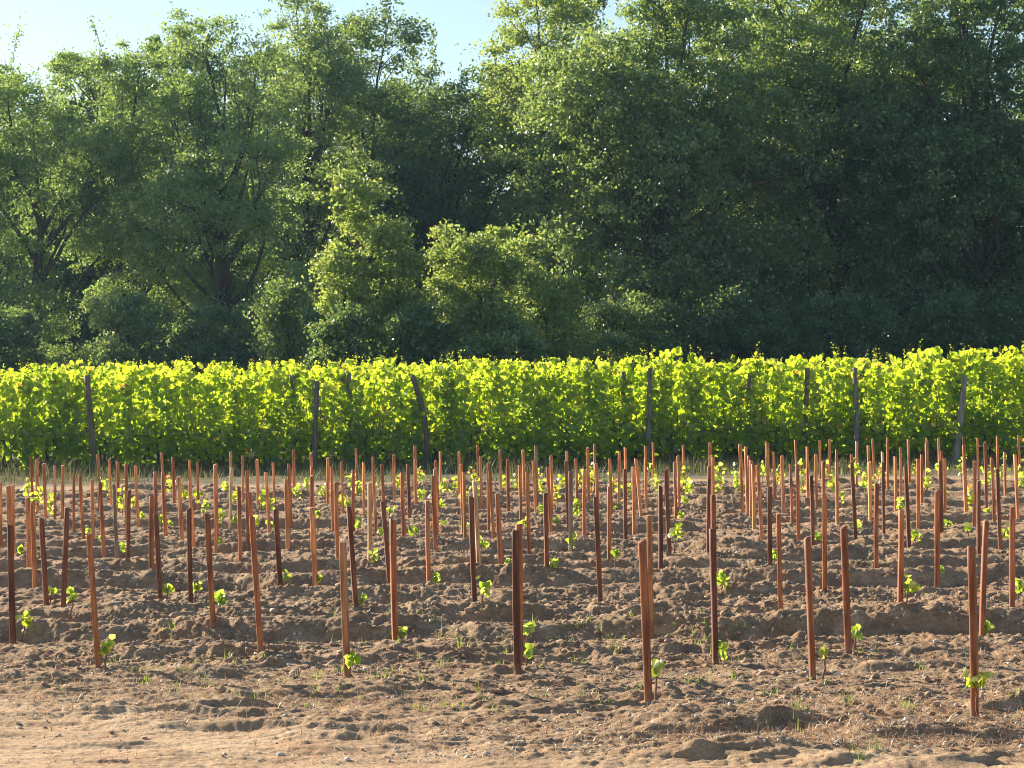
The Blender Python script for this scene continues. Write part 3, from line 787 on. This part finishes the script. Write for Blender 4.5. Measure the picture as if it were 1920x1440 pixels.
def tip_mesh(g, x0, h):
    st = Tubes(); bend = g.uniform(-.12, .12)
    pts = np.array([[x0, 0, HZ - .15], [x0 + bend * .3, 0, HZ + h * .4], [x0 + bend, g.normal(0, .03), HZ + h]])
    st.add(pts, [.004, .003, .0015], 4)
    for _ in range(2):
        a = pts[1] + (pts[2] - pts[1]) * g.uniform(.2, 1)
        st.add([a, a + [g.uniform(-.06, .06), 0, .05], a + [g.uniform(-.12, .12), 0, .06]], [.0018, .0014, .001], 3)
    n = 13; t = g.uniform(0, 1, n)
    P = pts[0] + (pts[2] - pts[0]) * t[:, None] + g.normal(0, .025, (n, 3))
    V, Fx = vine_leaves(P, g.normal(size=(n, 3)) + [0, -.6, .4], np.clip(.11 * (1.1 - t), .03, .1), g, .8)
    return st, (V, Fx, np.repeat(g.uniform(.4, .9, n), 2))


protos = []
for k in range(9):
    (V, Fx, tint), tr, tb, tips, g = vine_variant(200 + k)
    root = empty('grapevine', (0, HY, 0))
    ch = [mesh_np('foliage', V, 4, Fx, M['leaf_vine'], root, tint=tint), tr.build('trunk', M['vine_bark'], root), tb.build('canes', M['cane'], root)]
    for (x0, h) in tips:
        st, (V2, F2, t2) = tip_mesh(g, x0, h)
        sh = st.build('shoot', M['cane'], root); ch.append(sh)
        lf = mesh_np('shoot_leaves', V2, 4, F2, M['leaf_vine'], sh, tint=t2)
    protos.append(root)


def copy_tree(o, parent=None):
    c = o.copy(); C.objects.link(c); c.parent = parent
    for chd in o.children: copy_tree(chd, c)
    return c


POSTS = [  # (top px, base px or depth, width m, tone, bend, label) front row end posts
    [(163, 704), (180, 890), .115, (.20, .165, .14), 0, 'rounded grey-brown post leaning left at the left end of the vine hedge'],
    [(594, 714), (589, 880), .105, (.17, .145, .125), 0, 'upright dark grey post in the vine hedge left of the bent post'],
    [(773, 704), (795, 884), .11, (.15, .12, .10), .16, 'bent dark brown post curving out of the vine hedge'],
    [(1219, 690), (1213, 876), .10, (.22, .20, .18), 0, 'slim upright grey post near the middle of the vine hedge'],
    [(1603, 690), (1608, 872), .10, (.24, .22, .20), 0, 'flat topped grey post in the hedge right of centre'],
    [(1809, 704), (1789, 872), .125, (.34, .32, .30), 0, 'pale weathered grey post leaning right with a leafy cap of vine'],
]
post_px = [p[0][0] for p in POSTS]
PN = ['left leaning post', 'dark post left of the bent post', 'bent post', 'slim middle post', 'flat topped post', 'pale leaning post']


def side_words(px):
    i = min(range(6), key=lambda k: abs(px - post_px[k]))
    return i, ('left' if px < post_px[i] else 'right')


used = False
vine_list = []
for row in range(5):
    Y = HY + row * 2.15
    half = Y * .235 + 1.2
    x_ = -half + R.uniform(0, .5)
    while x_ < half:
        vine_list.append((row, x_, Y + R.uniform(-.04, .04)))
        x_ += R.uniform(1.02, 1.18)
rows_n = {}
cnt = {}
for row, x_, Y in vine_list:
    pr = protos[R.randrange(9)]
    c = copy_tree(pr)
    gzv = ground_z(x_, Y)
    c.location = (x_, Y, gzv)
    c.rotation_euler = (0, 0, math.pi if R.random() < .5 else R.uniform(-.05, .05))
    lowf = .05 * math.sin(x_ * .7 + row) + .03 * math.sin(x_ * 2.3 + row * 2)
    hs = 1 + lowf * .45 + R.uniform(-.045, .045) + (.035 if (row == 0 and 9.2 < x_) else 0) - (.02 if x_ < -7 else 0)
    c.scale = (R.uniform(.95, 1.08), 1, hs)
    px = 960 + x_ / Y * F
    i, sd_ = side_words(px)
    if row == 0:
        key = (i, sd_); 
        cnt.setdefault(key, []).append((abs(px - post_px[i]), c))
    else:
        rows_n.setdefault(row, []).append((px, c))
for (i, sd_), lst in cnt.items():
    lst.sort(key=lambda t: t[0])
    for k, (_, c) in enumerate(lst):
        tag(c, 'front row grapevine, %s to the %s of the %s' % (ordinal(k + 1), sd_, PN[i]), 'grapevine', 'mature grapevines of the front hedge row')
RW = {1: 'second', 2: 'third', 3: 'fourth', 4: 'fifth'}
for r_, lst in rows_n.items():
    lst.sort(key=lambda t: t[0])
    for k, (_, c) in enumerate(lst):
        a = ('left', k + 1) if k < len(lst) / 2 else ('right', len(lst) - k)
        tag(c, 'sunlit grapevine top, %s from the %s in the %s hedge row' % (ordinal(a[1]), a[0], RW[r_]), 'grapevine', 'mature grapevines of the hedge rows behind')
for pr in protos:
    for chd in list(pr.children_recursive): bpy.data.objects.remove(chd)
    bpy.data.objects.remove(pr)


def post_mesh(name, p0, p1, wd, col, bend, label, group):
    d = p1 - p0; L = d.length
    tb = Tubes(); k = 12; pts = []; rad = []
    for i in range(k + 1):
        t = i / k
        off = math.sin(min(1, t * 1.0) * math.pi) * bend
        pts.append([d.x * t + off, d.y * t, d.z * t]); rad.append(wd / 2 * (1.2 - .16 * t) * (1 + R.uniform(-.08, .08)))
    pts.append([d.x, d.y, d.z + .002]); rad.append(.002)
    tb.add(pts, rad, 9)
    o = tb.build(name, M['post']); o.location = p0; o.color = (*col, 1)
    tag(o, label, 'post', group)
    return o


for tp, bp, wd, col, bend, lab in POSTS:
    Yp = HY - .30
    b_ = at_depth(bp[0], bp[1], Yp); b_.z = ground_z(b_.x, b_.y) - .2
    t_ = at_depth(tp[0], tp[1], Yp)
    post_mesh('vineyard_post', b_, t_, wd, col, bend, lab, 'weathered posts of the vine hedge')
for (px, py, row, lab) in [(548, 697, 1, 'short dark post top peeping from the hedge left of the upright dark grey post'), (654, 699, 1, 'narrow grey post top among leaves between the dark post and the bent post'), (1102, 700, 1, 'narrow brownish post top left of the slim middle post'), (1169, 697, 1, 'bluish grey post top just left of the slim middle post'), (1404, 699, 1, 'dark grey post top midway between slim middle post and flat topped post'), (1514, 690, 1, 'tall light grey post top left of the flat topped post')]:
    Yp = HY - .15
    t_ = at_depth(px, py, Yp)
    post_mesh('vineyard_post', Vector((t_.x + R.uniform(-.05, .05), Yp + .6, ground_z(t_.x, Yp) - .2)), t_, .10, (.22, .20, .19), 0, lab, 'weathered posts of the vine hedge')


for (z_, wl) in ((.82, 'lowest'), (1.25, 'middle'), (1.72, 'highest')):
    tw = Tubes()
    wx_ = np.linspace(-12.5, 12.5, 40)
    tw.add(np.stack([wx_, np.full(40, HY - .2), z_ + .015 * np.sin(wx_ * 1.1)], -1), .0035, 5)
    o = tw.build('trellis_wire', M['post']); o.color = (.45, .44, .42, 1)
    tag(o, '%s thin grey trellis wire strung along the front vine row' % wl, 'wire', 'trellis wires of the front vine row')
# ------------------------------------------------------------------ trees
def tree(name, px, Y, H, cr, cb, leafm, nleaf, L, W, label, cat, seed, lobes=16, lobe_r=(1.2, 2.1), airy=0, ry=None, lean=0, group=None, explicit=None, trunk_r=.24, limb=None):
    g = np.random.default_rng(seed)
    x0 = (px - 960) / F * Y
    root = empty(name, (x0, Y, 0))
    ry = ry or cr * .8
    # lobes fill an egg-shaped envelope
    LB = []
    if explicit:
        for (lx, lz, lr) in explicit: LB.append((np.array([lx, g.uniform(-.4, .4) * ry, lz]), lr))
    tries = 0
    while len(LB) < lobes and tries < 3000:
        tries += 1
        v = g.uniform(-1, 1, 3)
        if (v ** 2).sum() > 1: continue
        zz = cb + (H - cb) * (.5 + .5 * v[2])
        taper = 1 - .35 * max(0, v[2]) ** 2
        lr = g.uniform(*lobe_r)
        p = np.array([v[0] * max(.2, cr - lr * .6) * taper + lean * zz / H, v[1] * max(.2, ry - lr * .6) * taper, min(zz, H - lr * .8)])
        if all(np.linalg.norm(p - q[0]) > .75 * (lr + q[1]) * .62 for q in LB): LB.append((p, lr))
    tb = Tubes()
    hb = H * .5
    tp = np.array([[0, 0, -.2], [g.normal(0, .12), 0, H * .15], [lean * .2 + g.normal(0, .2), 0, H * .32], [lean * .4 + g.normal(0, .3), 0, H * .52], [lean * .8, 0, H * .82]])
    tb.add(tp, np.array([1.2, 1, .85, .5, .04]) * trunk_r, 9)
    leafP = []
    tot = sum(q[1] ** 2 for q in LB)
    for (p, lr) in LB:
        ft = float(np.clip((p[2] / H) * .75 - .05, .12, .8))
        zt = ft * H * .95
        k = np.interp(zt, tp[:, 2], tp[:, 0])
        a = np.array([k, 0, zt]); mid = a + (p - a) * .5 + np.array([g.normal(0, .25), g.normal(0, .25), -.15 * lr])
        tb.add([a, a + (mid - a) * .55 + g.normal(0, .1, 3), mid, mid + (p - mid) * .6 + g.normal(0, .1, 3), p], np.array([.45, .36, .28, .2, .1]) * trunk_r * (.6 + lr * .25), 6)
        nc = max(12, int(24 * lr))
        dirs = unit(g.normal(size=(nc, 3)) + np.array([0, 0, .35]))
        cc = p + dirs * lr * g.uniform(.5, 1.15, (nc, 1)) * np.array([1, 1, .8])
        for q in cc[:7]:
            st0 = mid + (p - mid) * g.uniform(.2, 1)
            m2 = st0 + (q - st0) * .5 + g.normal(0, .16, 3)
            tb.add([st0, (st0 + m2) / 2 + g.normal(0, .05, 3), m2, (m2 + q) / 2 + g.normal(0, .06, 3), q], np.array([.09, .07, .055, .035, .015]) * trunk_r, 4)
        nl = int(nleaf * 1.1 * lr ** 2 / tot)
        wgt = g.uniform(.3, 1.5, nc); idx = g.choice(nc, nl, p=wgt / wgt.sum())
        rad = (.17 + .11 * lr) * g.uniform(.5, 1.3, nc)
        off = g.normal(size=(nl, 3)) * np.array([1, 1, .62]) * rad[idx][:, None] * .72
        leafP.append(cc[idx] + off)
    if airy:
        for _ in range(airy):
            th = g.uniform(0, 6.28); rr = cr * .75 * math.sqrt(g.uniform(0, 1))
            cands = [q for q in LB if q[0][2] > cb + (H - cb) * .45]
            q = cands[g.integers(len(cands))]
            a = q[0] + unit(g.normal(size=3) + [0, 0, .9]) * q[1] * .7
            b = a + np.array([g.normal(0, .35), g.normal(0, .3), g.uniform(.6, 1.9)])
            tb.add([q[0], a, (a + b) / 2 + g.normal(0, .07, 3), b], np.array([.08, .055, .035, .012]) * trunk_r, 4)
            nl = 130; t = g.uniform(0, 1, nl)[:, None]
            sub = g.integers(0, 6, nl); dv = g.normal(0, .32, (6, 3)) + [0, 0, .1]
            leafP.append(a + (b - a) * t + dv[sub] * g.uniform(0, 1, (nl, 1)) + g.normal(0, .05, (nl, 3)))
    if limb:
        for pts_, rad_ in limb: tb.add([[q[0] - x0, q[1] - Y, q[2]] for q in pts_], rad_, 8)
    tb.build('trunk', M['bark'], root)
    P = np.concatenate(leafP)
    P = P[P[:, 2] > .15]
    V, Fx = rhomb_leaves(P, L, W, g)
    mesh_np('crown', V, 4, Fx, M[leafm], root, tint=g.uniform(0, 1, len(P)))
    tag(root, label, cat, group)
    return root


def px2m(y, Y): return CAM_H + (745 - y) / F * Y


TG = 'trees of the wood behind the vineyard'
T = [
    # px, depth, top y px, crown radius m, crown base m, leaf, n, L, W, label, seed, lobes, lobe_r, airy
    (-100, 79, 70, 4.0, 1.5, 'leaf_pale', 30000, .15, .07, 'pale green tree cut off by the left picture edge', 1, 16, (1.1, 1.8), 8),
    (65, 80, 65, 4.0, 1.6, 'leaf_pale', 52000, .14, .065, 'feathery pale green tree, lowest crown top at the far left', 2, 17, (1.0, 1.7), 16),
    (235, 82, -5, 3.3, 2.0, 'leaf_pale', 40000, .14, .065, 'feathery tree with wispy see-through top, left of the forked trunk', 3, 17, (1.0, 1.6), 26),
    (430, 78, -30, 4.1, 2.4, 'leaf_pale', 52000, .14, .065, 'broad feathery tree with a forked trunk showing through its crown', 4, 22, (1.1, 1.8), 20),
    (590, 86, -30, 3.3, 3.0, 'leaf_oak', 40000, .14, .08, 'tall darker tree reaching the top of the picture, right of the forked one', 5, 18, (1.1, 1.8), 16),
    (700, 90, 0, 3.2, 2.0, 'leaf_dark', 42000, .15, .09, 'dark tree with a ragged twiggy top below the open sky', 6, 19, (1.1, 1.9), 20),
    (855, 92, 70, 3.6, 2.0, 'leaf_dark', 42000, .15, .09, 'dark round tree under the middle sky gap with yellow sunlit top', 7, 20, (1.2, 2.0), 8),
    (1045, 90, -60, 3.4, 2.0, 'leaf_bright', 40000, .15, .09, 'tall sunlit tree rising behind the big oak on its left', 8, 18, (1.1, 1.9), 12),
    (1235, 75, -75, 5.3, 1.8, 'leaf_oak', 115000, .14, .09, 'huge spreading oak with sunlit left flank, right of centre', 9, 36, (1.3, 2.4), 6),
    (1560, 77, -120, 5.2, 1.6, 'leaf_oak', 100000, .14, .09, 'tall dark oak to the right of the huge spreading oak', 10, 34, (1.3, 2.3), 0),
    (1830, 74, -110, 4.6, 1.2, 'leaf_dark', 85000, .14, .09, 'dense bluish dark tree at the right picture edge', 12, 30, (1.1, 1.9), 0),
    (2100, 78, -60, 4.5, 1.4, 'leaf_dark', 40000, .17, .11, 'dark tree just cut by the right picture edge', 13, 18, (1.2, 2.0), 0),
]
for (px, Y, yt, cr, cb, lm, nl, L, W, lab, sd_, lb, lr, airy) in T:
    kw = {}
    if px == 1235:
        A = lambda a, b, Yy: tuple(at_depth(a, b, Yy))
        kw['limb'] = [([A(1600, 300, 74.6), A(1530, 318, 74.0), A(1480, 326, 73.4), A(1430, 342, 73.1), A(1390, 344, 72.9)], [.13, .11, .09, .07, .03]), ([A(1520, 325, 73.8), A(1485, 345, 73.4), A(1450, 362, 73)], [.09, .07, .03]), ([A(1480, 325, 73.4), A(1440, 316, 73.3), A(1395, 305, 73.2)], [.07, .05, .02])]
    if px == 430:
        kw['limb'] = [([tuple(at_depth(408, 800, 77.6)), tuple(at_depth(406, 560, 77.2)), tuple(at_depth(410, 480, 76.9)), tuple(at_depth(430, 425, 76.6)), tuple(at_depth(452, 370, 76.4)), tuple(at_depth(468, 300, 76.4))], [.17, .15, .13, .11, .08, .02]), ([tuple(at_depth(410, 480, 76.9)), tuple(at_depth(398, 430, 76.6)), tuple(at_depth(380, 370, 76.6))], [.10, .07, .02])]
    tree('deciduous_tree', px, Y, px2m(yt, Y), cr, cb, lm, nl, L, W, lab, 'tree', 300 + sd_, lb, lr, airy, group=TG, trunk_r=.26, **kw)
SG = 'shrubs and small trees at the wood edge'
S = [
    (668, 61.5, 325, .8, .8, 'leaf_bright', 17000, 'slender pointed small tree, pale green, left of centre', 1, 9, (.45, .8)),
    (752, 61, 400, .85, .6, 'leaf_bright', 17000, 'sunlit yellow-green small tree just right of the slender pointed one', 2, 8, (.45, .8)),
    (905, 61.5, 415, 1.7, .6, 'leaf_bright', 32000, 'rounded bright green bush tree left below the huge oak', 3, 13, (.6, 1.0)),
    (640, 60, 545, 1.2, .2, 'leaf_dark', 15000, 'dark bush hiding the foot of the slender pointed small tree', 16, 8, (.45, .8)),
    (800, 60, 535, 1.2, .2, 'leaf_dark', 15000, 'dark bush between the sunlit small trees and the rounded bright bush tree', 17, 8, (.45, .8)),
    (940, 60, 560, 1.2, .2, 'leaf_oak', 15000, 'dull bush hiding the foot of the rounded bright bush tree', 18, 8, (.45, .8)),
    (1000, 65, 440, 1.5, .5, 'leaf_bright', 20000, 'yellow-green small tree leaning into the left flank of the oak', 19, 10, (.55, .95)),
    (530, 64, 520, 1.3, .3, 'leaf_oak', 14000, 'green bush just left of the slender pointed small tree', 20, 9, (.5, .9)),
    (1010, 71, 520, 1.5, .4, 'leaf_oak', 14000, 'low green shrub under the left flank of the oak', 4, 9, (.6, 1.0)),
    (60, 70, 560, 2.0, .3, 'leaf_dark', 16000, 'dark low shrub at the lower left corner of the wood', 5, 11, (.6, 1.0)),
    (240, 70.5, 540, 2.0, .3, 'leaf_oak', 16000, 'dull green shrub below the feathery trees', 6, 11, (.6, 1.0)),
    (400, 70, 565, 1.7, .3, 'leaf_dark', 15000, 'dark shrub at the foot of the forked trunk', 7, 10, (.6, 1.0)),
    (560, 70.5, 500, 1.8, .4, 'leaf_oak', 17000, 'dull green shrub left of the slender pointed small tree', 8, 11, (.6, 1.0)),
    (800, 70.2, 560, 1.6, .3, 'leaf_dark', 14000, 'dark low shrub between the sunlit small tree and the bush tree', 9, 10, (.55, .95)),
    (1180, 70.5, 520, 2.2, .3, 'leaf_oak', 20000, 'wide green shrub beneath the huge oak', 10, 13, (.7, 1.1)),
    (1380, 70.5, 545, 2.2, .3, 'leaf_dark', 19000, 'dark shrub in the shade right of the oak trunk', 11, 12, (.7, 1.1)),
    (1580, 70.2, 560, 2.1, .3, 'leaf_dark', 19000, 'dark shrub beneath the tall dark oak', 12, 12, (.7, 1.1)),
    (1780, 70.4, 550, 2.2, .3, 'leaf_dark', 19000, 'almost black shrub at the right foot of the wood', 13, 12, (.7, 1.1)),
    (1950, 70.2, 540, 2.2, .3, 'leaf_dark', 17000, 'dark shrub cut by the right picture edge', 14, 11, (.7, 1.1)),
    (-110, 70.2, 540, 2.2, .3, 'leaf_dark', 15000, 'dark shrub cut by the left picture edge', 15, 11, (.7, 1.1)),
]
for (px, Y, yt, cr, cb, lm, nl, lab, sd_, lb, lr) in S:
    tree('shrub' if yt > 480 else 'small_tree', px, Y, px2m(yt, Y), cr, cb, lm, nl, .12, .075, lab, 'shrub' if yt > 480 else 'small tree', 400 + sd_, lb, lr, 0, group=SG, trunk_r=.09)
# trees deeper in the wood
BG = 'trees deeper in the wood'
bgs = []
LBK = ['dim tree deep behind the far left feathery tree', 'dim tree deep behind the wispy topped tree', 'dim tree deep behind the broad forked tree', 'dim tree deep behind the tall darker tree', 'dim tree in the dark hollow left of the oak', 'dim tree in the dark hollow behind the round bush tree', 'dim tree deep behind the huge oak on its left', 'dim tree deep behind the middle of the huge oak', 'dim tree deep behind the gap right of the huge oak', 'dim tree deep behind the tall dark oak', 'dim tree deep behind the right edge tree', 'dim tree beyond the left edge of the wood', 'dim tree beyond the right edge of the wood']
for i, (px, yt) in enumerate([(20, 120), (170, 85), (340, 30), (520, 20), (700, 90), (890, 190), (1060, -60), (1240, -60), (1440, -150), (1600, -150), (1780, -140), (-160, 200), (1980, 20)]):
    tree('deciduous_tree', px, 100 + (i % 3) * 2, px2m(yt, 100), 4.6, .5, 'leaf_dark', 42000, .21, .14, LBK[i], 'tree', 500 + i, 18, (1.5, 2.3), 0, group=BG)
for i, px in enumerate(range(-120, 2101, 185)):
    tree('shrub', px, 94 + (i % 2) * 3, 4.2, 3.4, .1, 'leaf_dark', 9000, .26, .17, 'dark undergrowth bush deep in the wood, %s from the left of its row' % ordinal(i + 1), 'shrub', 600 + i, 12, (1.0, 1.6), 0, group='undergrowth deep in the wood', trunk_r=.1)
for i, px in enumerate(range(-160, 2101, 240)):
    tree('deciduous_tree', px, 113, 11.5, 4.6, .2, 'leaf_dark', 16000, .34, .22, 'low dim tree at the far back of the wood, %s from the left' % ordinal(i + 1), 'tree', 700 + i, 16, (1.4, 2.2), 0, group='low trees at the back of the wood', trunk_r=.12)
# evening haze in the air between the camera and the wood
me = bpy.data.meshes.new('haze')
hx, y0, y1, z0, z1 = 60, -8, 135, -1.5, 24
vv = [(sx * hx, yy, zz) for zz in (z0, z1) for yy in (y0, y1) for sx in (-1, 1)]
me.from_pydata(vv, [], [(0, 2, 3, 1), (4, 5, 7, 6), (0, 1, 5, 4), (2, 6, 7, 3), (0, 4, 6, 2), (1, 3, 7, 5)])
hm = bpy.data.materials.new('haze'); hm.use_nodes = True; hm.node_tree.nodes.clear()
ho = hm.node_tree.nodes.new('ShaderNodeOutputMaterial'); hv = hm.node_tree.nodes.new('ShaderNodeVolumePrincipled')
hv.inputs['Color'].default_value = (.40, .72, 1, 1)
hv.inputs['Density'].default_value = .00021
hv.inputs['Anisotropy'].default_value = .35
hm.node_tree.links.new(hv.outputs[0], ho.inputs['Volume'])
me.materials.append(hm)
ho_ = bpy.data.objects.new('haze', me); C.objects.link(ho_)
tag(ho_, 'thin bluish evening haze in the air', 'haze', kind='stuff')
print('objects', len(bpy.data.objects), 'polys', sum(len(m.polygons) for m in bpy.data.meshes))
